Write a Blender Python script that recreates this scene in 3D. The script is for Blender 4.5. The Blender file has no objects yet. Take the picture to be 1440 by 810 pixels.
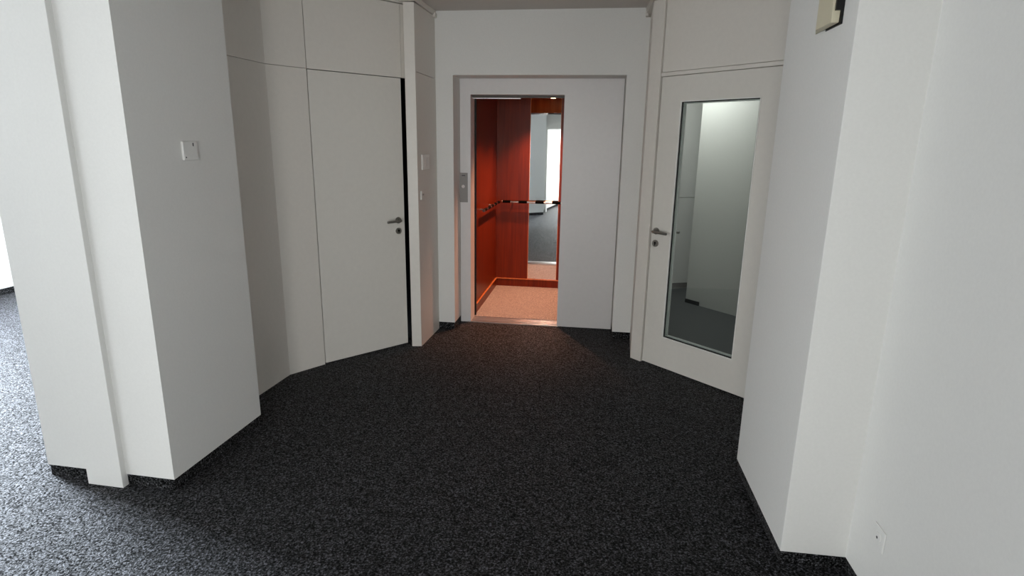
import bpy, bmesh, math, random
from mathutils import Vector, Matrix
PI = math.pi
S = bpy.context.scene
COL = S.collection

# ------------------------------------------------------------------ camera
F_PX, PITCH, ROLL, CAM_H = 823.86, math.radians(13.841), math.radians(0.879), 1.634
fw = Vector((0, math.cos(PITCH), -math.sin(PITCH)))
r0 = Vector((1, 0, 0)); u0 = r0.cross(fw)
rr = r0 * math.cos(ROLL) + u0 * math.sin(ROLL)
uu = -r0 * math.sin(ROLL) + u0 * math.cos(ROLL)
cd = bpy.data.cameras.new('camera'); cam = bpy.data.objects.new('camera', cd); COL.objects.link(cam)
cd.sensor_width = 36; cd.lens = 36 * F_PX / 1440; cd.clip_start = 0.02
m = Matrix((rr, uu, -fw)).transposed().to_4x4(); m.translation = Vector((0, 0, CAM_H))
cam.matrix_world = m
S.camera = cam

# ------------------------------------------------------------------ world, exposure
w = bpy.data.worlds.new('sky'); S.world = w; w.use_nodes = True
bg = w.node_tree.nodes['Background']; bg.inputs[0].default_value = (0.88, 0.94, 1.0, 1); bg.inputs[1].default_value = 3.0
S.view_settings.view_transform = 'Standard'
S.view_settings.look = 'None'
S.view_settings.gamma = 1
S.view_settings.use_curve_mapping = False
S.view_settings.exposure = 0.0


def area(name, loc, aim, sx, sy, power, col):
    d = bpy.data.lights.new(name, 'AREA'); d.shape = 'RECTANGLE'; d.size = sx; d.size_y = sy
    d.energy = power; d.color = col
    o = bpy.data.objects.new(name, d); COL.objects.link(o); o.location = loc
    o.rotation_euler = (Vector(aim) - Vector(loc)).to_track_quat('-Z', 'Y').to_euler()
    return o


WX = lambda y: -5.42 + 0.15 * (y - 5.9)          # inner face of the window wall
DAY = (0.90, 0.955, 1.0)
WIN = [(-3.6, -2.2), (-1.8, -0.4), (0.0, 1.4), (1.8, 3.2), (3.9, 5.4)]
WPOW = [88, 88, 24, 16, 1200]
for i, (a, b) in enumerate(WIN):
    c = (a + b) / 2
    area('window_daylight', (WX(c) - 0.32, c, 1.62), (WX(c) + 1.9, c - 0.45, 0.0) if i == 4 else (WX(c) + 3, c - 0.45, 1.05), 1.35, 1.5, WPOW[i], (0.78, 0.88, 1.0) if i == 4 else DAY)
area('doorway_daylight', (-0.9, -2.9, 1.2), (-0.1, 5.0, 1.1), 1.5, 1.7, 125, (1.0, 0.985, 0.955))
area('stair_hall_fill', (1.60, 5.85, 2.5), (1.72, 6.0, 0.0), 0.5, 0.4, 13, (0.95, 0.97, 0.95))  # unseen light added under the ceiling to brighten the room behind the glass


# ------------------------------------------------------------------ materials
def nodes(name):
    mt = bpy.data.materials.new(name); mt.use_nodes = True
    nt = mt.node_tree; return mt, nt, nt.nodes['Principled BSDF']


def lin(c):
    return tuple(((x / 255) / 12.92 if x / 255 <= 0.04045 else ((x / 255 + 0.055) / 1.055) ** 2.4) for x in c) + (1,)


def plain(name, rgb, rough=0.5, metal=0.0, spec=0.5, bump=0.0, scale=60):
    mt, nt, b = nodes(name)
    b.inputs['Roughness'].default_value = rough; b.inputs['Metallic'].default_value = metal
    b.inputs['Specular IOR Level'].default_value = spec
    tc = nt.nodes.new('ShaderNodeTexCoord'); n = nt.nodes.new('ShaderNodeTexNoise'); n.inputs['Scale'].default_value = scale
    n.inputs['Detail'].default_value = 3
    nt.links.new(tc.outputs['Object'], n.inputs['Vector'])
    r = nt.nodes.new('ShaderNodeValToRGB'); c = lin(rgb)
    r.color_ramp.elements[0].position = 0.3; r.color_ramp.elements[1].position = 0.7
    r.color_ramp.elements[0].color = tuple(v * 0.97 for v in c[:3]) + (1,); r.color_ramp.elements[1].color = c
    nt.links.new(n.outputs['Fac'], r.inputs['Fac']); nt.links.new(r.outputs['Color'], b.inputs['Base Color'])
    if bump:
        bp = nt.nodes.new('ShaderNodeBump'); bp.inputs['Strength'].default_value = bump; bp.inputs['Distance'].default_value = 0.002
        nt.links.new(n.outputs['Fac'], bp.inputs['Height']); nt.links.new(bp.outputs['Normal'], b.inputs['Normal'])
    return mt


def carpet(name, dark, mid, light, scale=260, spec=0.5):
    mt, nt, b = nodes(name)
    b.inputs['Roughness'].default_value = 0.62; b.inputs['Specular IOR Level'].default_value = spec
    b.inputs['Sheen Weight'].default_value = 0.05; b.inputs['Sheen Roughness'].default_value = 0.5
    tc = nt.nodes.new('ShaderNodeTexCoord')
    v = nt.nodes.new('ShaderNodeTexNoise'); v.inputs['Scale'].default_value = scale; v.inputs['Detail'].default_value = 2.5
    v.inputs['Roughness'].default_value = 0.65
    nt.links.new(tc.outputs['Object'], v.inputs['Vector'])
    r = nt.nodes.new('ShaderNodeValToRGB'); e = r.color_ramp.elements
    e[0].position = 0.42; e[0].color = lin(dark); e[1].position = 0.74; e[1].color = lin(light)
    k = e.new(0.55); k.color = lin(mid)
    nt.links.new(v.outputs['Fac'], r.inputs['Fac']); nt.links.new(r.outputs['Color'], b.inputs['Base Color'])
    mr = nt.nodes.new('ShaderNodeMapRange'); mr.inputs[1].default_value = 0.42; mr.inputs[2].default_value = 0.62; mr.inputs[3].default_value = 0.0; mr.inputs[4].default_value = spec * 1.5
    nt.links.new(v.outputs['Fac'], mr.inputs[0]); nt.links.new(mr.outputs[0], b.inputs['Specular IOR Level'])
    bp = nt.nodes.new('ShaderNodeBump'); bp.inputs['Strength'].default_value = 1.0; bp.inputs['Distance'].default_value = 0.006
    nt.links.new(v.outputs['Fac'], bp.inputs['Height']); nt.links.new(bp.outputs['Normal'], b.inputs['Normal'])
    return mt


def wood(name, a, b_, rough=0.3):
    mt, nt, b = nodes(name)
    b.inputs['Roughness'].default_value = rough; b.inputs['Specular IOR Level'].default_value = 0.14
    tc = nt.nodes.new('ShaderNodeTexCoord'); mp = nt.nodes.new('ShaderNodeMapping'); mp.inputs['Scale'].default_value = (22, 22, 1.3)
    n = nt.nodes.new('ShaderNodeTexNoise'); n.inputs['Scale'].default_value = 1.6; n.inputs['Detail'].default_value = 6
    n.inputs['Distortion'].default_value = 0.4
    nt.links.new(tc.outputs['Object'], mp.inputs['Vector']); nt.links.new(mp.outputs['Vector'], n.inputs['Vector'])
    r = nt.nodes.new('ShaderNodeValToRGB'); e = r.color_ramp.elements
    e[0].position = 0.3; e[0].color = lin(a); e[1].position = 0.7; e[1].color = lin(b_)
    nt.links.new(n.outputs['Fac'], r.inputs['Fac']); nt.links.new(r.outputs['Color'], b.inputs['Base Color'])
    return mt


M = dict(
    wall=plain('wall_paint', (224, 223, 219), 0.6, spec=0.35, bump=0.15, scale=90),
    panel=plain('panel_lacquer', (222, 217, 209), 0.42, spec=0.4, bump=0.05, scale=40),
    door=plain('door_lacquer', (220, 216, 208), 0.38, spec=0.4, scale=30),
    steelw=plain('painted_steel', (216, 213, 211), 0.38, spec=0.45, scale=30),
    ceil=plain('ceiling_paint', (205, 200, 194), 0.8, scale=50),
    carpet=carpet('dark_carpet', (2, 2, 2), (11, 11, 12), (112, 112, 122), 124, 0.30),
    skirt=carpet('carpet_skirting', (2, 2, 2), (9, 9, 10), (125, 125, 130), 120, 0.32),
    cabfloor=carpet('cabin_carpet', (120, 118, 118), (164, 162, 162), (205, 203, 202), 200),
    lino=plain('grey_linoleum', (92, 94, 95), 0.5, scale=20),
    dskirt=plain('grey_skirting', (62, 63, 64), 0.6),
    wood=wood('cherry_veneer', (88, 29, 9), (112, 40, 13)),
    woodl=wood('cherry_edge', (170, 104, 62), (196, 124, 76), 0.25),
    alu=plain('brushed_aluminium', (200, 198, 196), 0.32, 1.0),
    steel=plain('satin_steel', (150, 148, 143), 0.32, 1.0),
    chrome=plain('polished_steel', (222, 220, 218), 0.14, 1.0),
    plate=plain('grey_panel_steel', (128, 124, 121), 0.5, 0.6),
    black=plain('black_plastic', (10, 10, 10), 0.5, spec=0.3),
    gap=plain('gap_shade_band_black', (6, 6, 6), 0.9, spec=0.05),  # flat black for the shade in the door gap and the handrail bands
    white=plain('white_plastic', (238, 237, 232), 0.35),
    cream=plain('cream_plastic', (206, 198, 172), 0.45),
    shaft=plain('dark_metal', (70, 66, 62), 0.5, 0.5),
    stone=plain('window_sill', (225, 226, 226), 0.4),
)
mt, nt, b = nodes('mirror_glass'); b.inputs['Base Color'].default_value = (0.86, 0.9, 0.9, 1); b.inputs['Metallic'].default_value = 1; b.inputs['Roughness'].default_value = 0.015; M['mirror'] = mt
mt, nt, b = nodes('clear_glass'); M['glass'] = mt
nt.nodes.remove(b); o_ = nt.nodes['Material Output']
tr = nt.nodes.new('ShaderNodeBsdfTransparent'); tr.inputs[0].default_value = (0.86, 0.89, 0.88, 1)
gl = nt.nodes.new('ShaderNodeBsdfGlossy'); gl.inputs['Roughness'].default_value = 0.0
fr = nt.nodes.new('ShaderNodeFresnel'); fr.inputs[0].default_value = 1.5
mx = nt.nodes.new('ShaderNodeMixShader')
nt.links.new(fr.outputs[0], mx.inputs[0]); nt.links.new(tr.outputs[0], mx.inputs[1]); nt.links.new(gl.outputs[0], mx.inputs[2])
nt.links.new(mx.outputs[0], o_.inputs[0])
mt, nt, b = nodes('lamp_lens'); b.inputs['Base Color'].default_value = (1, 0.8, 0.55, 1)
b.inputs['Emission Color'].default_value = (1, 0.7, 0.42, 1); b.inputs['Emission Strength'].default_value = 25; M['lamp'] = mt


# ------------------------------------------------------------------ mesh helpers
def add_prism(bm, poly, z0, z1):
    a = sum(poly[i][0] * poly[(i + 1) % len(poly)][1] - poly[(i + 1) % len(poly)][0] * poly[i][1] for i in range(len(poly)))
    if a < 0: poly = poly[::-1]
    lo = [bm.verts.new((x, y, z0)) for x, y in poly]; hi = [bm.verts.new((x, y, z1)) for x, y in poly]
    n = len(poly); bm.faces.new(lo[::-1]); bm.faces.new(hi)
    for i in range(n): bm.faces.new((lo[i], lo[(i + 1) % n], hi[(i + 1) % n], hi[i]))


def frame(A, B):
    """plan line from A to B: returns P(s, off) with off > 0 to the right of travel"""
    A = Vector(A); d = (Vector(B) - A).normalized(); n = Vector((d.y, -d.x))
    return lambda s, off=0.0: tuple(A + d * s + n * off)


def add_slab(bm, P, s0, s1, o0, o1, z0, z1):
    add_prism(bm, [P(s0, o0), P(s1, o0), P(s1, o1), P(s0, o1)], z0, z1)


def add_tube(bm, pts, r, seg=14, cap=True):
    pts = [Vector(p) for p in pts]; rings = []
    for i, p in enumerate(pts):
        t = (pts[min(i + 1, len(pts) - 1)] - pts[max(i - 1, 0)]).normalized()
        ref = Vector((0, 0, 1)) if abs(t.z) < 0.9 else Vector((1, 0, 0))
        a = t.cross(ref).normalized(); c = t.cross(a)
        rad = r[i] if isinstance(r, (list, tuple)) else r
        rings.append([bm.verts.new(p + (a * math.cos(2 * PI * k / seg) + c * math.sin(2 * PI * k / seg)) * rad) for k in range(seg)])
    for i in range(len(rings) - 1):
        for k in range(seg):
            bm.faces.new((rings[i][k], rings[i][(k + 1) % seg], rings[i + 1][(k + 1) % seg], rings[i + 1][k]))
    if cap: bm.faces.new(rings[0][::-1]); bm.faces.new(rings[-1])


def obj(name, bm, mat, parent=None, bevel=0.0, smooth=False, loc=None):
    """bm is in world coordinates; the object's origin is put at its base"""
    bmesh.ops.recalc_face_normals(bm, faces=bm.faces)
    vs = [v.co for v in bm.verts]
    if loc is None:
        lo = [min(v[i] for v in vs) for i in range(3)]; hi = [max(v[i] for v in vs) for i in range(3)]
        loc = Vector(((lo[0] + hi[0]) / 2, (lo[1] + hi[1]) / 2, lo[2]))
    loc = Vector(loc)
    bmesh.ops.translate(bm, verts=bm.verts, vec=-loc)
    me = bpy.data.meshes.new(name); bm.to_mesh(me); bm.free()
    o = bpy.data.objects.new(name, me); COL.objects.link(o); me.materials.append(M[mat])
    if parent is not None:
        o.parent = parent; base = Vector((0, 0, 0)); q = parent
        while q is not None: base += q.location; q = q.parent
        o.location = loc - base
    else: o.location = loc
    if smooth:
        for p in me.polygons: p.use_smooth = True
        md = o.modifiers.new('split', 'EDGE_SPLIT'); md.split_angle = math.radians(40)
    if bevel:
        md = o.modifiers.new('bevel', 'BEVEL'); md.width = bevel; md.segments = 2; md.limit_method = 'ANGLE'
    return o


def thing(name, loc, label, cat, group=None, kind=None):
    o = bpy.data.objects.new(name, None); COL.objects.link(o); o.location = loc; o.empty_display_size = 0.1
    o['label'] = label; o['category'] = cat
    if group: o['group'] = group
    if kind: o['kind'] = kind
    return o


def tag(o, label, cat, kind=None, group=None):
    o['label'] = label; o['category'] = cat
    if kind: o['kind'] = kind
    if group: o['group'] = group
    return o


def B(): return bmesh.new()


def prism_obj(name, poly, z0, z1, mat, label, cat, kind='structure', bevel=0.0):
    bm = B(); add_prism(bm, poly, z0, z1); return tag(obj(name, bm, mat, bevel=bevel), label, cat, kind)


CH = 2.655    # ceiling height
SK = 0.06     # skirting height

# ------------------------------------------------------------------ floor and ceiling
e = Vector((0.990, -0.139)).normalized(); mm = Vector((0.139, 0.990)).normalized(); B0 = Vector((-0.655, 5.075))


def L(a, b_): return tuple(B0 + e * a + mm * b_)       # plan coordinates along / behind the lift wall


prism_obj('floor', [(-7.6, -4.6), (1.9, -4.6), (1.9, 3.05), (1.72, 3.5), (1.02, 4.36), L(1.80, 0.02), L(1.80, 0.40), L(-0.10, 0.40), L(-0.3, 0.2), (-0.9, 4.72), (-1.43, 4.19), (-1.62, 3.95), (-1.75, 3.2), (-2.1, 3.2), (-1.7, 6.5), (-7.6, 6.5)],
          -0.06, 0, 'carpet', 'dark speckled charcoal carpet covering the hall floor', 'floor')
prism_obj('floor', [(1.03, 4.37), (1.73, 3.5), (4.5, 3.4), (4.5, 7.6), (1.15, 7.6), L(1.82, 0.1)], -0.06, 0, 'lino',
          'plain grey floor of the room seen through the glass door', 'floor')
prism_obj('ceiling', [(-7.6, -4.6), (4.7, -4.6), (4.7, 7.7), (-7.6, 7.7)], CH, CH + 0.06, 'ceil', 'pale flat ceiling above the lift wall', 'ceiling')

# ------------------------------------------------------------------ left: pier with pilaster
PB, PC, PD = (-2.28, 2.597), (-1.589, 2.478), (-1.470, 3.172)
P = frame(PB, PC)                      # off > 0 is towards the camera side
back = (-1.74, 3.22)
bm = B(); add_prism(bm, [PB, PC, PD, back, (-2.17, 3.29)], SK, CH)
tag(obj('wall_pier', bm, 'wall'), 'white square wall pier standing left of the hall', 'wall', 'structure')
Q = frame(PC, PD)
bm = B()
add_prism(bm, [P(0.004, -0.006), P(0.247, -0.006), P(0.247, -0.03), P(0.004, -0.03)], 0, SK + 0.0)
add_prism(bm, [P(0.44, -0.006), P(0.695, -0.006), P(0.695, -0.03), P(0.44, -0.03)], 0, SK)
add_prism(bm, [P(0.675, -0.006), P(0.695, -0.006), Q(0.70, -0.006), Q(0.70, -0.03), P(0.672, -0.03)], 0, SK)
add_prism(bm, [P(0.004, -0.008), (-2.276 + 0.02, 2.6), (-2.15, 3.28), (-2.17, 3.28)], 0, SK)
tag(obj('baseboard_pier', bm, 'skirt'), 'dark carpet skirting strip around the white pier', 'skirting', 'structure')
bm = B(); add_slab(bm, P, 0.247, 0.440, -0.04, 0.028, 0, CH)
tag(obj('trim_1', bm, 'wall', bevel=0.002), 'flat white pilaster strip reaching the floor on the pier front', 'pilaster', 'structure')
# partition running away behind the pier
prism_obj('wall_partition', [(-2.17, 3.29), (-1.76, 3.225), (-1.25, 6.6), (-1.66, 6.6)], 0, CH, 'wall', 'white partition wall behind the pier', 'wall')

# alcove wall and panel beside the left door
A1, A2, A3, A4 = (-1.72, 3.222), (-1.583, 3.928), (-1.395, 4.145), (-0.860, 4.640)
SEAM = 2.1
bm = B()
Pa = frame(A1, A2); La = (Vector(A2) - Vector(A1)).length
Pb = frame(A2, A3); Lb = (Vector(A3) - Vector(A2)).length
for z0, z1 in ((0.0, SEAM), (SEAM + 0.003, 2.612)):
    add_slab(bm, Pa, 0, La, 0, -0.03, z0, z1)
    add_prism(bm, [A2, Pb(Lb - 0.003), Pb(Lb - 0.003, -0.03), Pa(La - 0.005, -0.03)], z0, z1)
tag(obj('wall_alcove', bm, 'panel'), 'white panelled wall between the pier and the closed left door', 'wall', 'structure')
bm = B(); add_slab(bm, Pa, 0, La - 0.004, -0.03, -0.05, 0, CH); add_slab(bm, Pb, -0.01, Lb, -0.03, -0.05, 0, CH)
tag(obj('wall_alcove', bm, 'panel'), 'dark seam line between the alcove wall panels', 'wall seam', 'structure')

# left door: leaf, over panel
Pd = frame(A3, A4); Ld = (Vector(A4) - Vector(A3)).length
t = thing('door_1', (*Pd(Ld / 2, -0.02), 0), 'closed plain white door left of the lift with a black gap at its latch side', 'door', kind='structure')
bm = B(); add_slab(bm, Pd, 0.004, 0.728, 0, -0.042, 0.008, SEAM - 0.003); leaf = obj('door_leaf', bm, 'door', t, bevel=0.0015)
bm = B()
cx = 0.668; z = 1.036
add_tube(bm, [(*Pd(cx, 0.0), z), (*Pd(cx, 0.009), z)], 0.025, 28)
ros = obj('handle_rosette', bm, 'steel', t, smooth=True)
bm = B()
pts = [(*Pd(cx, 0.009), z), (*Pd(cx, 0.04), z), (*Pd(cx - 0.004, 0.051), z), (*Pd(cx - 0.016, 0.056), z), (*Pd(cx - 0.07, 0.056), z - 0.001), (*Pd(cx - 0.125, 0.054), z - 0.004)]
add_tube(bm, pts, 0.0095, 14); hnd = obj('handle', bm, 'steel', t, smooth=True)
bm = B(); add_tube(bm, [(*Pd(cx, 0.0), 0.952), (*Pd(cx, 0.009), 0.952)], 0.0245, 28); lk = obj('lock_rosette', bm, 'steel', t, smooth=True)
bm = B(); add_tube(bm, [(*Pd(cx, 0.009), 0.956), (*Pd(cx, 0.0115), 0.956)], 0.0085, 16); add_slab(bm, Pd, cx - 0.004, cx + 0.004, 0.009, 0.0112, 0.937, 0.955)
obj('lock_cylinder', bm, 'black', lk)
# closing wall above the door
bm = B(); add_slab(bm, Pd, 0.002, 0.735, 0, -0.03, SEAM + 0.002, 2.612); add_slab(bm, Pd, 0.738, 0.86, 0, -0.03, SEAM + 0.002, 2.612)
tag(obj('wall_left', bm, 'panel'), 'white panel filling the wall above the left door', 'wall', 'structure')
# closed box behind the door, coloured black as the shade in its gap
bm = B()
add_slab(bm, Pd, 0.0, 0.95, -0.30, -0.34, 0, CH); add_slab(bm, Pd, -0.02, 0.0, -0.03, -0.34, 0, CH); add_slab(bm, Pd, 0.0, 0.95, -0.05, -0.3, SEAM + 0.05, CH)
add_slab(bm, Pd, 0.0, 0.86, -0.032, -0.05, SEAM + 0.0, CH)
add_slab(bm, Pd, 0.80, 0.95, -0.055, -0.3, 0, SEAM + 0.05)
tag(obj('wall_gap_shade', bm, 'gap'), 'added box painted black for the shade in the gap of the left door', 'shade_box', 'structure')

# post and side wall between the left door and the lift
J1, J2, J3 = (-0.815, 4.571), (-0.737, 4.574), (-0.653, 5.068)
bm = B()
for z0, z1 in ((0, 2.612),):
    add_prism(bm, [J1, J2, (J2[0] + 0.003, J2[1] + 0.02), (-0.76, 4.75), (-0.84, 4.72)], z0, z1)
tag(obj('trim_2', bm, 'panel', bevel=0.002), 'white door post to the right of the closed left door', 'door post', 'structure')
Pj = frame((J2[0] + 0.003, J2[1] + 0.02), J3); Lj = (Vector(J3) - Vector((J2[0] + 0.003, J2[1] + 0.02))).length
bm = B(); add_slab(bm, Pj, 0.001, Lj, 0, -0.03, 0, 2.138); add_slab(bm, Pj, 0.001, Lj, 0, -0.03, 2.142, 2.612)
tag(obj('wall_return', bm, 'panel'), 'white side wall carrying the switch plate beside the lift', 'wall', 'structure')
bm = B(); add_slab(bm, Pj, 0.001, Lj, -0.0305, -0.07, 0, CH)
tag(obj('wall_return', bm, 'panel'), 'dark seam in the side wall beside the lift', 'wall seam', 'structure')
# cornice strips under the ceiling, left
bm = B()
add_slab(bm, Pa, 0, La, 0.004, -0.03, 2.618, CH); add_slab(bm, Pb, 0, Lb, 0.004, -0.03, 2.618, CH); add_slab(bm, Pd, 0, 0.86, 0.004, -0.03, 2.618, CH)
add_slab(bm, Pj, -0.02, Lj, 0.010, -0.03, 2.618, CH); add_prism(bm, [(-0.85, 4.60), (J1[0], J1[1] - 0.006), (J2[0] + 0.006, J2[1] - 0.006), (-0.72, 4.7)], 2.618, CH)
add_slab(bm, Pj, Lj - 0.05, Lj, 0.020, 0, 2.60, 2.632)
tag(obj('trim_3', bm, 'panel', bevel=0.002), 'slim white ceiling strip on top of the left wall', 'ceiling trim', 'structure')

# ------------------------------------------------------------------ lift wall
RL, RR, RT, RD = 0.147, 1.545, 2.17, 0.235       # recess left/right/top/depth
bm = B()
add_prism(bm, [L(-0.01, 0), L(RL, 0), L(RL, RD + 0.06), L(-0.01, RD + 0.06)], SK, CH)
add_prism(bm, [L(RR, 0), L(1.70, 0), L(1.80, 0.1), L(1.80, RD + 0.06), L(RR, RD + 0.06)], SK, CH)
add_prism(bm, [L(RL, 0), L(RR, 0), L(RR, RD + 0.06), L(RL, RD + 0.06)], RT, CH)
bmesh.ops.remove_doubles(bm, verts=bm.verts, dist=1e-5)
tag(obj('wall_back', bm, 'wall'), 'white end wall around the lift recess', 'wall', 'structure')
bm = B()
add_prism(bm, [L(0.0, 0.006), L(RL - 0.006, 0.006), L(RL - 0.006, RD), L(0.0, RD)], 0, SK)
add_prism(bm, [L(RR + 0.006, 0.006), L(1.72, 0.006), L(1.79, RD), L(RR + 0.006, RD)], 0, SK)
tag(obj('baseboard_back', bm, 'skirt'), 'dark carpet skirting on both sides of the lift', 'skirting', 'structure')

# lift landing surround
OL, OR, OT = 0.243, 1.050, 2.038
t = thing('door_3', (*L(0.66, RD + 0.03), 0), 'white steel door surround with one wide side panel around the open lift', 'elevator door', kind='structure')
bm = B()
add_prism(bm, [L(RL + 0.002, RD), L(OL, RD), L(OL, RD + 0.165), L(OL - 0.045, RD + 0.165), L(OL - 0.045, RD + 0.06), L(RL + 0.002, RD + 0.06)], 0.002, RT - 0.002)
obj('side_panel', bm, 'steelw', t)
bm = B(); add_prism(bm, [L(OR, RD), L(RR - 0.004, RD), L(RR - 0.004, RD + 0.06), L(OR, RD + 0.06)], 0.006, RT - 0.002)
obj('side_panel', bm, 'steelw', t)
bm = B(); add_prism(bm, [L(OL, RD), L(OR, RD), L(OR, RD + 0.06), L(OL, RD + 0.06)], OT, RT - 0.002)
obj('header_panel', bm, 'steelw', t)
bm = B()
add_prism(bm, [L(OL - 0.02, RD - 0.004), L(OR + 0.01, RD - 0.004), L(OR + 0.01, RD + 0.03), L(OL - 0.02, RD + 0.03)], 0.001, 0.010)
for k in range(4):
    b0 = RD + 0.045 + k * 0.028
    add_prism(bm, [L(OL, b0), L(OR + 0.01, b0), L(OR + 0.01, b0 + 0.013), L(OL, b0 + 0.013)], 0.001, 0.012)
add_prism(bm, [L(OL, RD + 0.03), L(OR, RD + 0.03), L(OR, RD + 0.17), L(OL, RD + 0.17)], 0.0, 0.004)
obj('threshold', bm, 'alu', t, bevel=0.001)
bm = B(); add_prism(bm, [L(OL + 0.001, RD + 0.065), L(OR + 0.15, RD + 0.065), L(OR + 0.15, RD + 0.10), L(OL + 0.001, RD + 0.10)], 2.018, 2.16)
obj('door_track', bm, 'shaft', t)
bm = B(); add_prism(bm, [L(OL + 0.001, RD + 0.102), L(OL + 0.42, RD + 0.102), L(OL + 0.42, RD + 0.135), L(OL + 0.001, RD + 0.135)], 2.012, 2.15)
obj('door_track', bm, 'alu', t)
bm = B(); add_prism(bm, [L(0.20, RD + 0.167), L(0.219, RD + 0.167), L(0.219, RD + 0.178), L(0.20, RD + 0.178)], 0.012, 2.02)
obj('door_leaf_edge', bm, 'shaft', t)
# call panel
c = Vector((*L(0.180, RD), 1.118))
t = thing('call_panel', c, 'small grey steel lift call panel on the white frame left of the lift', 'call panel')
bm = B(); add_prism(bm, [L(0.143, RD - 0.001), L(0.217, RD - 0.001), L(0.217, RD - 0.006), L(0.143, RD - 0.006)], 1.118, 1.377)
obj('face_plate', bm, 'plate', t, bevel=0.001)
bm = B(); add_tube(bm, [(*L(0.178, RD - 0.006), 1.258), (*L(0.178, RD - 0.012), 1.258)], 0.015, 24); obj('button', bm, 'chrome', t, smooth=True)
bm = B(); add_prism(bm, [L(0.165, RD - 0.0062), L(0.195, RD - 0.0062), L(0.195, RD - 0.0068), L(0.165, RD - 0.0068)], 1.350, 1.357); obj('name_strip', bm, 'black', t)

# ------------------------------------------------------------------ lift cabin
CL, CR, CF, CB, CZ = 0.222, 1.340, 0.418, 1.733, 2.20
t = thing('elevator_cabin', (*L(0.78, 1.07), 0), 'open lift cabin lined with orange-red wood and a tall mirror', 'elevator')
bm = B(); add_prism(bm, [L(CL, CF + 0.005), L(CR, CF + 0.005), L(CR, CB), L(CL, CB)], -0.03, 0.003); obj('cabin_floor', bm, 'cabfloor', t)
bm = B(); add_prism(bm, [L(CL - 0.02, CF), L(CR + 0.02, CF), L(CR + 0.02, CB + 0.02), L(CL - 0.02, CB + 0.02)], CZ, CZ + 0.02); obj('cabin_ceiling', bm, 'woodl', t)
MS, ME = 0.598, 0.932
bm = B(); add_prism(bm, [L(CL, CB), L(MS, CB), L(MS, CB + 0.02), L(CL, CB + 0.02)], 0.003, CZ); obj('back_panel', bm, 'wood', t)
bm = B(); add_prism(bm, [L(ME, CB), L(CR, CB), L(CR, CB + 0.02), L(ME, CB + 0.02)], 0.003, CZ); obj('back_panel', bm, 'wood', t)
bm = B(); add_prism(bm, [L(MS, CB + 0.012), L(ME, CB + 0.012), L(ME, CB + 0.02), L(MS, CB + 0.02)], 0.003, CZ); obj('back_panel', bm, 'wood', t)
bm = B(); add_prism(bm, [L(MS + 0.001, CB + 0.004), L(ME - 0.001, CB + 0.004), L(ME - 0.001, CB + 0.011), L(MS + 0.001, CB + 0.011)], 0.098, CZ - 0.004); obj('mirror', bm, 'mirror', t)
bm = B()
for x in (MS - 0.004, ME - 0.001):
    add_prism(bm, [L(x, CB - 0.001), L(x + 0.005, CB - 0.001), L(x + 0.005, CB + 0.004), L(x, CB + 0.004)], 0.096, CZ - 0.004)
obj('mirror_edge', bm, 'woodl', t)
bm = B(); add_prism(bm, [L(CL - 0.02, CF), L(CL, CF), L(CL, CB), L(CL - 0.02, CB)], 0.003, CZ); obj('side_wall', bm, 'wood', t)
bm = B(); add_prism(bm, [L(CR, CF), L(CR + 0.02, CF), L(CR + 0.02, CB), L(CR, CB)], 0.003, CZ); obj('side_wall', bm, 'wood', t)
bm = B()
add_prism(bm, [L(CL, CF + 0.002), L(CR, CF + 0.002), L(CR, CF + 0.022), L(CL, CF + 0.022)], 2.03, CZ); obj('front_header', bm, 'woodl', t)
bm = B(); add_prism(bm, [L(OR + 0.02, CF + 0.002), L(CR, CF + 0.002), L(CR, CF + 0.022), L(OR + 0.02, CF + 0.022)], 0.003, 2.03); obj('front_panel', bm, 'wood', t)
bm = B()
add_prism(bm, [L(CL + 0.001, CF + 0.004), L(CL + 0.013, CF + 0.004), L(CL + 0.013, CF + 0.04), L(CL + 0.001, CF + 0.04)], 0.003, 2.03); obj('front_post', bm, 'chrome', t, bevel=0.003)
bm = B(); add_prism(bm, [L(CL + 0.001, CF + 0.042), L(CL + 0.026, CF + 0.042), L(CL + 0.026, CF + 0.056), L(CL + 0.001, CF + 0.056)], 0.003, 2.03); obj('post_seal', bm, 'black', t)
bm = B()
add_prism(bm, [L(CL + 0.001, CF + 0.05), L(CL + 0.013, CF + 0.05), L(CL + 0.013, CB), L(CL + 0.001, CB)], 0.003, 0.088)
add_prism(bm, [L(CL + 0.013, CB - 0.013), L(CR, CB - 0.013), L(CR, CB), L(CL + 0.013, CB)], 0.003, 0.088)
obj('skirting', bm, 'wood', t)
bm = B()
add_prism(bm, [L(CL + 0.001, CF + 0.05), L(CL + 0.017, CF + 0.05), L(CL + 0.017, CB - 0.017), L(CR, CB - 0.017), L(CR, CB), L(CL + 0.001, CB)], 0.088, 0.096)
obj('skirting_cap', bm, 'woodl', t)
# handrail: polished tube with evenly spaced black bands
path = []
RO, RZ = 0.05, 0.995
N = 40
lenA = (CB - 0.12) - (CF + 0.28)
def rail(s):
    """s in metres along the rail from the front of the left wall to the right of the back wall"""
    rc = 0.07
    s1 = lenA - rc + 0.07
    if s < s1: return Vector((*L(CL + RO, CF + 0.28 + s), RZ))
    q = s - s1; arc = rc * PI / 2
    cxx, cyy = CL + RO + rc, CF + 0.28 + s1
    if q < arc:
        an = PI - q / rc
        return Vector((*L(cxx + rc * math.cos(an), cyy + rc * math.sin(an)), RZ))
    return Vector((*L(cxx + q - arc, cyy + rc), RZ))
tot = lenA + 0.07 + 0.04 + (CR - CL - 2 * 0.05 - 0.07)
bm = B(); n = 70
add_tube(bm, [rail(tot * i / n) for i in range(n + 1)], 0.014, 14)
hr = obj('handrail', bm, 'chrome', t, smooth=True)
s = 0.03; k = 0
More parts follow.
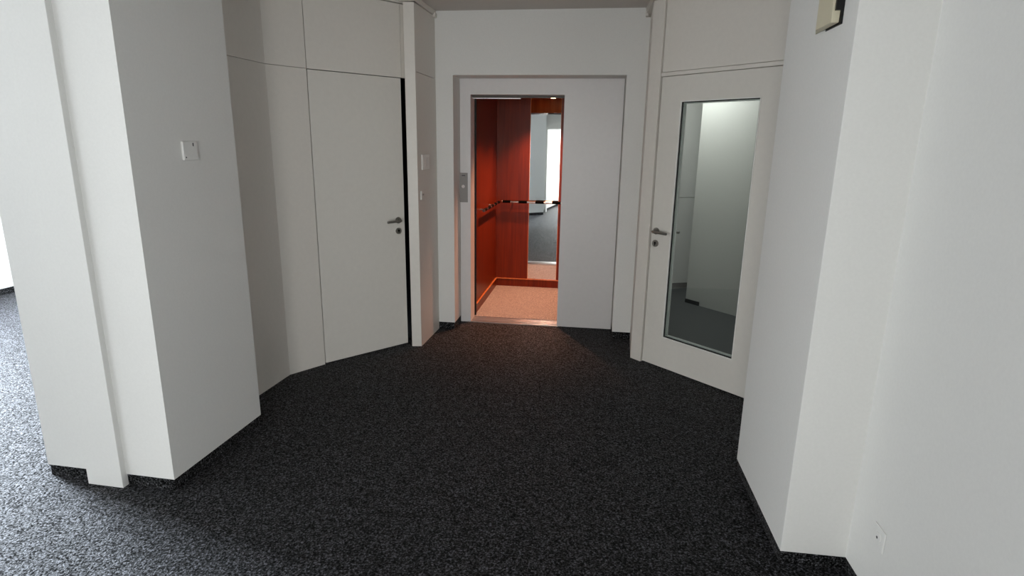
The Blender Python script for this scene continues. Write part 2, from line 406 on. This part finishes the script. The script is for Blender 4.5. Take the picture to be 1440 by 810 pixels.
while s < tot - 0.1:
    bm = B(); add_tube(bm, [rail(s + 0.095 * i / 6) for i in range(7)], 0.0155, 14); obj('black_band', bm, 'gap', hr, smooth=True)
    s += 0.19
for s in (0.1, lenA * 0.62):
    p = rail(s); bm = B(); q = Vector((*(Vector(p[:2]) - e * RO), RZ)); add_tube(bm, [p, q], 0.009, 10); obj('rail_bracket', bm, 'steel', hr, smooth=True)
for a in (0.42, 0.76, 1.1):
    bm = B(); add_tube(bm, [(*L(a, CB - 0.05), RZ), (*L(a, CB), RZ)], 0.009, 10); obj('rail_bracket', bm, 'steel', hr, smooth=True)
# ceiling downlights
for a, b_ in ((0.765, 0.785), (0.765, 1.36)):
    x, y = L(a, b_)
    bm = B(); add_tube(bm, [(x, y, CZ), (x, y, CZ - 0.008)], 0.045, 28); ring = obj('downlight', bm, 'chrome', t, smooth=True)
    bm = B(); add_tube(bm, [(x, y, CZ - 0.0085), (x, y, CZ - 0.011)], 0.03, 24); obj('lamp_lens', bm, 'lamp', ring)
    d = bpy.data.lights.new('downlight_beam', 'SPOT'); d.energy = 160; d.color = (1.0, 0.42, 0.225); d.spot_size = math.radians(95); d.spot_blend = 0.8; d.shadow_soft_size = 0.03
    o = bpy.data.objects.new('downlight_beam', d); COL.objects.link(o); o.location = (x, y, CZ - 0.02)

# shaft walls that shut the light out around the cabin
bm = B()
add_prism(bm, [L(-0.08, RD + 0.062), L(CL - 0.06, RD + 0.062), L(CL - 0.06, CB + 0.1), L(-0.08, CB + 0.1)], 0, CH)
add_prism(bm, [L(CL - 0.06, CB + 0.06), L(CR + 0.06, CB + 0.06), L(CR + 0.06, CB + 0.1), L(CL - 0.06, CB + 0.1)], 0, CH)
add_prism(bm, [L(CR + 0.06, RD + 0.062), L(CR + 0.12, RD + 0.062), L(CR + 0.12, CB + 0.1), L(CR + 0.06, CB + 0.1)], 0, CH)
add_prism(bm, [L(-0.06, RD + 0.062), L(CR + 0.2, RD + 0.062), L(CR + 0.2, RD + 0.07), L(-0.06, RD + 0.07)], 2.2, CH)
add_prism(bm, [L(CR + 0.12, RD + 0.062), L(1.80, RD + 0.062), L(1.80, RD + 0.075), L(CR + 0.12, RD + 0.075)], 0, CH)
tag(obj('wall_shaft', bm, 'shaft'), 'dark lift shaft wall around the cabin', 'shaft wall', 'structure')

# ------------------------------------------------------------------ right: post, glass door
K1, K2, K3 = (0.945, 4.383), (1.006, 4.302), (1.025, 4.308)
G0, G1 = (1.025, 4.308), (1.556, 3.632)
Pg = frame(G0, G1)        # off > 0 (right of travel) is away from the camera? sign fixed below
sg = -1 if (Vector(Pg(0, 1)) - Vector(G0)).dot(Vector((-0.79, -0.62))) > 0 else 1
Pr = frame(G0, G1)
def G(s, off=0.0): return Pr(s, off * -sg)   # off > 0 towards the hall
endw = L(1.70, 0.0)
bm = B()
add_prism(bm, [K1, K2, G(-0.008, 0), G(-0.008, -0.06), (1.06, 4.5), (L(1.72, 0.1)), L(1.70, 0.0), (K1[0] + 0.004, K1[1] + 0.02)], 0, 2.60)
tag(obj('trim_4', bm, 'panel', bevel=0.002), 'white door post between the lift wall and the glass door', 'door post', 'structure')
GH = 2.098; GW = 0.93
t = thing('door_2', (*G(GW / 2, -0.02), 0), 'white framed door with a tall clear glass pane on the right', 'door', kind='structure')
g0, g1, gz0, gz1 = 0.170, 0.752, 0.242, 1.933
bm = B()
add_slab(bm, G, 0.0, g0, 0, -0.042, 0.008, GH); add_slab(bm, G, g1, GW, 0, -0.042, 0.008, GH)
add_slab(bm, G, g0, g1, 0, -0.042, 0.008, gz0); add_slab(bm, G, g0, g1, 0, -0.042, gz1, GH)
bmesh.ops.remove_doubles(bm, verts=bm.verts, dist=1e-5)
obj('door_leaf', bm, 'door', t)
def ring_frame(bm, i, wd, o0, o1):
    a0, a1, b0, b1 = g0 + i, g1 - i, gz0 + i, gz1 - i
    add_slab(bm, G, a0, a0 + wd, o0, o1, b0, b1); add_slab(bm, G, a1 - wd, a1, o0, o1, b0, b1)
    add_slab(bm, G, a0 + wd, a1 - wd, o0, o1, b0, b0 + wd); add_slab(bm, G, a0 + wd, a1 - wd, o0, o1, b1 - wd, b1)
bm = B(); ring_frame(bm, 0.0005, 0.006, 0.003, -0.006); obj('glazing_bead', bm, 'white', t)
bm = B(); ring_frame(bm, 0.007, 0.005, -0.004, -0.012); obj('glazing_seal', bm, 'black', t)
bm = B(); ring_frame(bm, 0.0005, 0.018, -0.026, -0.042); obj('glazing_bead', bm, 'white', t)
bm = B(); add_slab(bm, G, g0 + 0.001, g1 - 0.001, -0.014, -0.022, gz0 + 0.001, gz1 - 0.001); obj('glass_pane', bm, 'glass', t)
hs, hz = 0.045, 1.028
for sgn, o0 in ((1, 0.0), (-1, -0.042)):
    f = lambda o: o0 + sgn * o
    bm = B(); add_tube(bm, [(*G(hs, f(0.0)), hz), (*G(hs, f(0.009)), hz)], 0.025, 28); obj('handle_rosette', bm, 'steel', t, smooth=True)
    bm = B()
    add_tube(bm, [(*G(hs, f(0.009)), hz), (*G(hs, f(0.04)), hz), (*G(hs + 0.004, f(0.051)), hz), (*G(hs + 0.016, f(0.056)), hz), (*G(hs + 0.07, f(0.056)), hz - 0.001), (*G(hs + 0.128, f(0.054)), hz - 0.003)], 0.0095, 14)
    obj('handle', bm, 'steel', t, smooth=True)
    bm = B(); add_tube(bm, [(*G(hs, f(0.0)), 0.937), (*G(hs, f(0.009)), 0.937)], 0.0255, 28); lk = obj('lock_rosette', bm, 'steel', t, smooth=True)
    bm = B(); add_tube(bm, [(*G(hs, f(0.009)), 0.941), (*G(hs, f(0.0115)), 0.941)], 0.0085, 16); add_slab(bm, G, hs - 0.004, hs + 0.004, f(0.009), f(0.0112), 0.922, 0.940)
    obj('lock_cylinder', bm, 'black', lk)
bm = B()
add_slab(bm, G, -0.004, GW + 0.004, 0.012, -0.045, GH + 0.003, GH + 0.028)
tag(obj('trim_5', bm, 'panel', bevel=0.002), 'slim white head rail directly above the glass door', 'door head', 'structure')
bm = B(); add_slab(bm, G, -0.004, GW + 0.004, 0, -0.04, GH + 0.032, CH)
tag(obj('wall_glass_door', bm, 'panel'), 'plain white panel above the glass door', 'wall', 'structure')
bm = B(); add_slab(bm, G, -0.004, GW + 0.1, -0.041, -0.06, GH + 0.004, CH)
add_slab(bm, G, GW + 0.004, GW + 0.10, 0.0, -0.06, 0, CH)
tag(obj('wall_glass_door', bm, 'panel'), 'white wall strip behind and beside the glass door head', 'wall', 'structure')
# cornice right
Pk = frame(L(1.70, -0.004), (K1[0] + 0.003, K1[1] - 0.004))
bm = B(); Lk = (Vector(L(1.70, 0)) - Vector(K1)).length
add_prism(bm, [L(1.66, -0.0), (K1[0] - 0.006, K1[1] - 0.004), (1.01, 4.295), (1.06, 4.5), L(1.74, 0.0)], 2.606, CH)
add_prism(bm, [L(1.665, 0.0), L(1.655, -0.05), L(1.675, -0.05), L(1.70, 0.0)], 2.585, 2.63)
tag(obj('trim_6', bm, 'panel', bevel=0.002), 'slim white ceiling strip right of the lift wall', 'ceiling trim', 'structure')

# room behind the glass
H0, H1 = (1.979, 5.974), (2.237, 5.594)
Ph = frame(H0, H1)
hoff = 1 if (Vector(Ph(0, 1)) - Vector(H0)).dot(Vector((0.8, 0.6))) > 0 else -1
def Hh(s, off=0.0): return Ph(s, off * hoff)
bm = B(); add_slab(bm, Hh, -0.18, 2.3, 0, 0.12, 0, CH)
tag(obj('wall_stair_hall', bm, 'wall'), 'grey-white wall close behind the glass door', 'wall', 'structure')
bm = B(); add_slab(bm, Hh, -0.18, 0.0, -0.012, -0.001, 0, 0.04)
tag(obj('baseboard_stair_hall', bm, 'dskirt'), 'short dark skirting block at the wall end behind the glass', 'skirting', 'structure')
E0, E1 = (1.855, 6.752), (2.097, 6.803)
Pe = frame(E0, E1)      # off>0 towards camera
bm = B(); add_slab(bm, Pe, -0.75, 1.6, 0, -0.1, 0, 1.060); add_slab(bm, Pe, -0.75, 1.6, -0.05, -0.1, 1.058, 1.070); add_slab(bm, Pe, -0.75, 1.6, 0, -0.1, 1.068, CH)
tag(obj('wall_stair_hall', bm, 'wall'), 'far white wall with a thin line at waist height behind the glass', 'wall', 'structure')
bm = B(); add_slab(bm, Pe, -0.6, 1.4, 0.001, 0.012, 0, 0.06)
tag(obj('baseboard_stair_hall', bm, 'dskirt'), 'dark skirting along the far wall behind the glass', 'skirting', 'structure')
bm = B(); add_prism(bm, [L(1.9, 0.35), L(1.95, 0.35), L(1.95, 1.9), L(1.9, 1.9)], 0, CH)
add_prism(bm, [(4.45, 3.3), (4.55, 3.3), (4.55, 7.7), (4.45, 7.7)], 0, CH); add_prism(bm, [(1.92, 3.3), (4.55, 3.3), (4.55, 3.2), (1.92, 3.2)], 0, CH)
add_prism(bm, [(3.3, 7.6), (4.5, 7.6), (4.5, 7.7), (3.3, 7.7)], 0, CH)
tag(obj('wall_stair_hall', bm, 'wall'), 'side walls of the room behind the glass', 'wall', 'structure')

# ------------------------------------------------------------------ right wall
R1, R2, R3 = (1.183, 2.752), (1.094, 2.038), (1.339, 2.006)
rd = (Vector(R2) - Vector(R1)).normalized()
R4 = tuple(Vector(R3) + rd * 3.3)
bm = B(); add_prism(bm, [R1, R2, R3, R4, (1.95, R4[1]), (1.95, 3.2), (1.85, 3.2), (1.64, 3.42), (1.60, 3.35), (1.50, 2.72)], SK, CH)
tag(obj('wall_right', bm, 'wall', bevel=0.0015), 'white stepped wall on the right with a projecting pier', 'wall', 'structure')
def inset(p, q, r, d=0.006):
    return None
bm = B()
P1 = frame(R1, R2); P2 = frame(R2, R3); P3 = frame(R3, R4)
cc = Vector((1.4, 2.5))
def inw(P, s, d):     # offset into the wall
    a = Vector(P(s, d)); b2 = Vector(P(s, -d)); return a, b2
def ins(P, s, d, ref):
    a, b2 = inw(P, s, d); return tuple(a if (a - ref).length < (b2 - ref).length else b2)
L1 = (Vector(R2) - Vector(R1)).length; L2 = (Vector(R3) - Vector(R2)).length
ref3 = Vector((1.9, 0.5))
add_prism(bm, [ins(P1, 0.006, 0.006, cc), ins(P1, L1 - 0.006, 0.006, cc), ins(P1, L1 - 0.03, 0.03, cc), ins(P1, 0.03, 0.03, cc)], 0, SK)
add_prism(bm, [ins(P2, 0.006, 0.006, cc), ins(P2, L2 + 0.006, 0.006, cc), ins(P2, L2 + 0.03, 0.03, cc), ins(P2, 0.03, 0.03, cc)], 0, SK)
add_prism(bm, [ins(P3, -0.006, 0.006, ref3), ins(P3, 3.3, 0.006, ref3), ins(P3, 3.3, 0.03, ref3), ins(P3, -0.03, 0.03, ref3)], 0, SK)
tag(obj('baseboard_right', bm, 'skirt'), 'dark carpet skirting strip along the right wall', 'skirting', 'structure')

# cream wall box at the top right
W = lambda u, o=0.0: (Vector(P1(u, 0)) + (Vector(ins(P1, u, 1.0, cc)) - Vector(P1(u, 0))) * -o)[:]   # o > 0 out of the wall
t = thing('wall_box', (*W(0.5, 0.02), 2.04), 'cream plastic box with a black back edge high on the right wall', 'wall box')
bm = B(); add_prism(bm, [W(0.360, 0.0015), W(0.595, 0.0075), W(0.595, 0.034), W(0.455, 0.034)], 2.052, 2.36); obj('cover', bm, 'cream', t, bevel=0.002)
bm = B(); add_prism(bm, [W(0.458, 0.0005), W(0.607, 0.0005), W(0.607, 0.0070), W(0.470, 0.0035)], 2.046, 2.37); obj('back_plate', bm, 'black', t)
bm = B(); add_prism(bm, [W(0.5955, 0.0072), W(0.6065, 0.0072), W(0.6065, 0.026), W(0.5955, 0.026)], 2.090, 2.36); obj('end_connector', bm, 'black', t)

# outlet cap on the near right wall
W3 = lambda u, o=0.0: (Vector(P3(u, 0)) + (Vector(ins(P3, u, 1.0, ref3)) - Vector(P3(u, 0))) * -o)[:]
t = thing('wall_outlet', (*W3(0.205, 0.004), 0.262), 'small white outlet plate low on the near right wall', 'outlet')
bm = B(); add_prism(bm, [W3(0.163, 0.0005), W3(0.243, 0.0005), W3(0.241, 0.006), W3(0.165, 0.006)], 0.262, 0.342); obj('cover_plate', bm, 'wall', t, bevel=0.003)
bm = B(); add_tube(bm, [(*W3(0.203, 0.006), 0.302), (*W3(0.203, 0.010), 0.302)], 0.019, 24); so = obj('socket_ring', bm, 'wall', t, smooth=True)
bm = B(); add_tube(bm, [(*W3(0.203, 0.010), 0.302), (*W3(0.203, 0.0106), 0.302)], 0.005, 12); obj('hole', bm, 'dskirt', so)

# thermostat plate on the pier side
def Qo(u, o): return Q(u, -o) if (Vector(Q(0, 1)) - Vector(PC)).dot(Vector((1, 0))) < 0 else Q(u, o)
t = thing('thermostat', (*Qo(0.347, 0.005), 1.536), 'small flat square white wall control on the left pier', 'wall control')
bm = B(); add_prism(bm, [Qo(0.302, 0.0005), Qo(0.394, 0.0005), Qo(0.394, 0.012), Qo(0.302, 0.012)], 1.536, 1.622); obj('housing', bm, 'wall', t, bevel=0.002)
bm = B(); add_tube(bm, [(*Qo(0.315, 0.012), 1.549), (*Qo(0.315, 0.0126), 1.549)], 0.0035, 12); obj('indicator', bm, 'black', t)
bm = B(); add_prism(bm, [Qo(0.366, 0.012), Qo(0.371, 0.012), Qo(0.371, 0.0135), Qo(0.366, 0.0135)], 1.600, 1.615); obj('slider', bm, 'dskirt', t)
# light switches on the side wall by the lift
def Jo(u, o): return Pj(u, o)
t = thing('light_switch', (*Jo(0.165, 0.004), 1.425), 'white double light switch plate on the side wall left of the lift', 'light switch')
bm = B(); add_prism(bm, [Jo(0.075, 0.0005), Jo(0.255, 0.0005), Jo(0.255, 0.008), Jo(0.075, 0.008)], 1.425, 1.540); obj('switch_plate', bm, 'white', t, bevel=0.0015)
for u in (0.092, 0.172):
    bm = B(); add_prism(bm, [Jo(u, 0.008), Jo(u + 0.066, 0.008), Jo(u + 0.066, 0.013), Jo(u, 0.010)], 1.447, 1.518); obj('rocker', bm, 'white', t, bevel=0.001)
t = thing('key_switch', (*Jo(0.065, 0.004), 1.195), 'tiny white key switch below the light switch beside the left door post', 'key switch')
bm = B(); add_prism(bm, [Jo(0.035, 0.0005), Jo(0.075, 0.0005), Jo(0.075, 0.008), Jo(0.035, 0.008)], 1.195, 1.262); obj('housing', bm, 'white', t, bevel=0.001)
bm = B(); add_tube(bm, [(*Jo(0.055, 0.008), 1.235), (*Jo(0.055, 0.020), 1.235)], 0.008, 12); obj('barrel', bm, 'chrome', t, smooth=True)

# ------------------------------------------------------------------ window wall and the room on the left
def WW(y, o=0.0): return (WX(y) - o * 0.989, y + o * 0.148)
bm = B()
def wseg(y0, y1, z0, z1): add_prism(bm, [WW(y0), WW(y1), WW(y1, 0.25), WW(y0, 0.25)], z0, z1)
wseg(-4.6, 6.4, 0.0, 0.84); wseg(-4.6, 6.4, 2.40, CH)
ys = [-4.6] + [v for ab in WIN for v in ab] + [6.4]
for i in range(0, len(ys), 2): wseg(ys[i], ys[i + 1], 0.84, 2.40)
tag(obj('wall_window', bm, 'wall'), 'bright white window wall at the far left edge', 'wall', 'structure')
bm = B(); add_prism(bm, [WW(-4.6, -0.012), WW(6.4, -0.012), WW(6.4, 0.0), WW(-4.6, 0.0)], 0, SK)
tag(obj('baseboard_window', bm, 'skirt'), 'dark skirting under the window wall', 'skirting', 'structure')
for i, (a, b_) in enumerate(WIN):
    t = thing('window_%d' % (i + 1), (*WW((a + b_) / 2, 0.1), 0.84), 'white framed window in the left window wall', 'window', 'windows of the left window wall', 'structure')
    bm = B(); q = 0.05
    for y0, y1, z0, z1 in ((a, a + q, .84, 2.4), (b_ - q, b_, .84, 2.4), (a + q, b_ - q, .84, .84 + q), (a + q, b_ - q, 2.4 - q, 2.4), ((a + b_) / 2 - .03, (a + b_) / 2 + .03, .84 + q, 2.4 - q)):
        add_prism(bm, [WW(y0, 0.12), WW(y1, 0.12), WW(y1, 0.17), WW(y0, 0.17)], z0, z1)
    obj('window_frame', bm, 'white', t)
    bm = B(); add_prism(bm, [WW(a, -0.03), WW(b_, -0.03), WW(b_, 0.12), WW(a, 0.12)], 0.82, 0.845); obj('window_sill', bm, 'stone', t)
prism_obj('wall_end', [(-7.4, 6.4), (-1.2, 6.4), (-1.2, 6.5), (-7.4, 6.5)], 0, CH, 'wall', 'white end wall of the room on the left', 'wall')
prism_obj('wall_rear', [(-7.6, -4.6), (-1.6, -4.6), (-1.6, -4.7), (-7.6, -4.7)], 0, CH, 'wall', 'white rear wall of the room on the left', 'wall')

# walls behind the camera, seen in the lift mirror
bm = B()
add_prism(bm, [(-1.62, -0.10), (-1.30, -0.44), (-1.42, -0.95), (-1.42, -4.6), (-1.75, -4.6), (-1.95, -0.45)], SK, CH)
tag(obj('wall_camera_side', bm, 'wall'), 'white wall corner with a switch reflected in the lift mirror', 'wall', 'structure')
bm = B(); add_prism(bm, [(-1.62, -0.11), (-1.31, -0.44), (-1.43, -0.95), (-1.8, -0.95), (-1.94, -0.45)], 0, SK)
tag(obj('baseboard_camera_side', bm, 'skirt'), 'dark skirting reflected in the lift mirror', 'skirting', 'structure')
RY = -1.0
bm = B()
add_prism(bm, [(-1.42, RY), (-1.38, RY), (-1.38, RY - 0.12), (-1.42, RY - 0.12)], 0, CH)
add_prism(bm, [(-0.12, RY), (1.25, RY), (1.25, RY - 0.12), (-0.12, RY - 0.12)], 0, CH)  # unseen right edge of the opening, set to block part of the light
add_prism(bm, [(-1.38, RY), (-0.12, RY), (-0.12, RY - 0.12), (-1.38, RY - 0.12)], 1.98, CH)
tag(obj('wall_camera_side', bm, 'wall'), 'white wall around the bright doorway behind the camera', 'wall', 'structure')
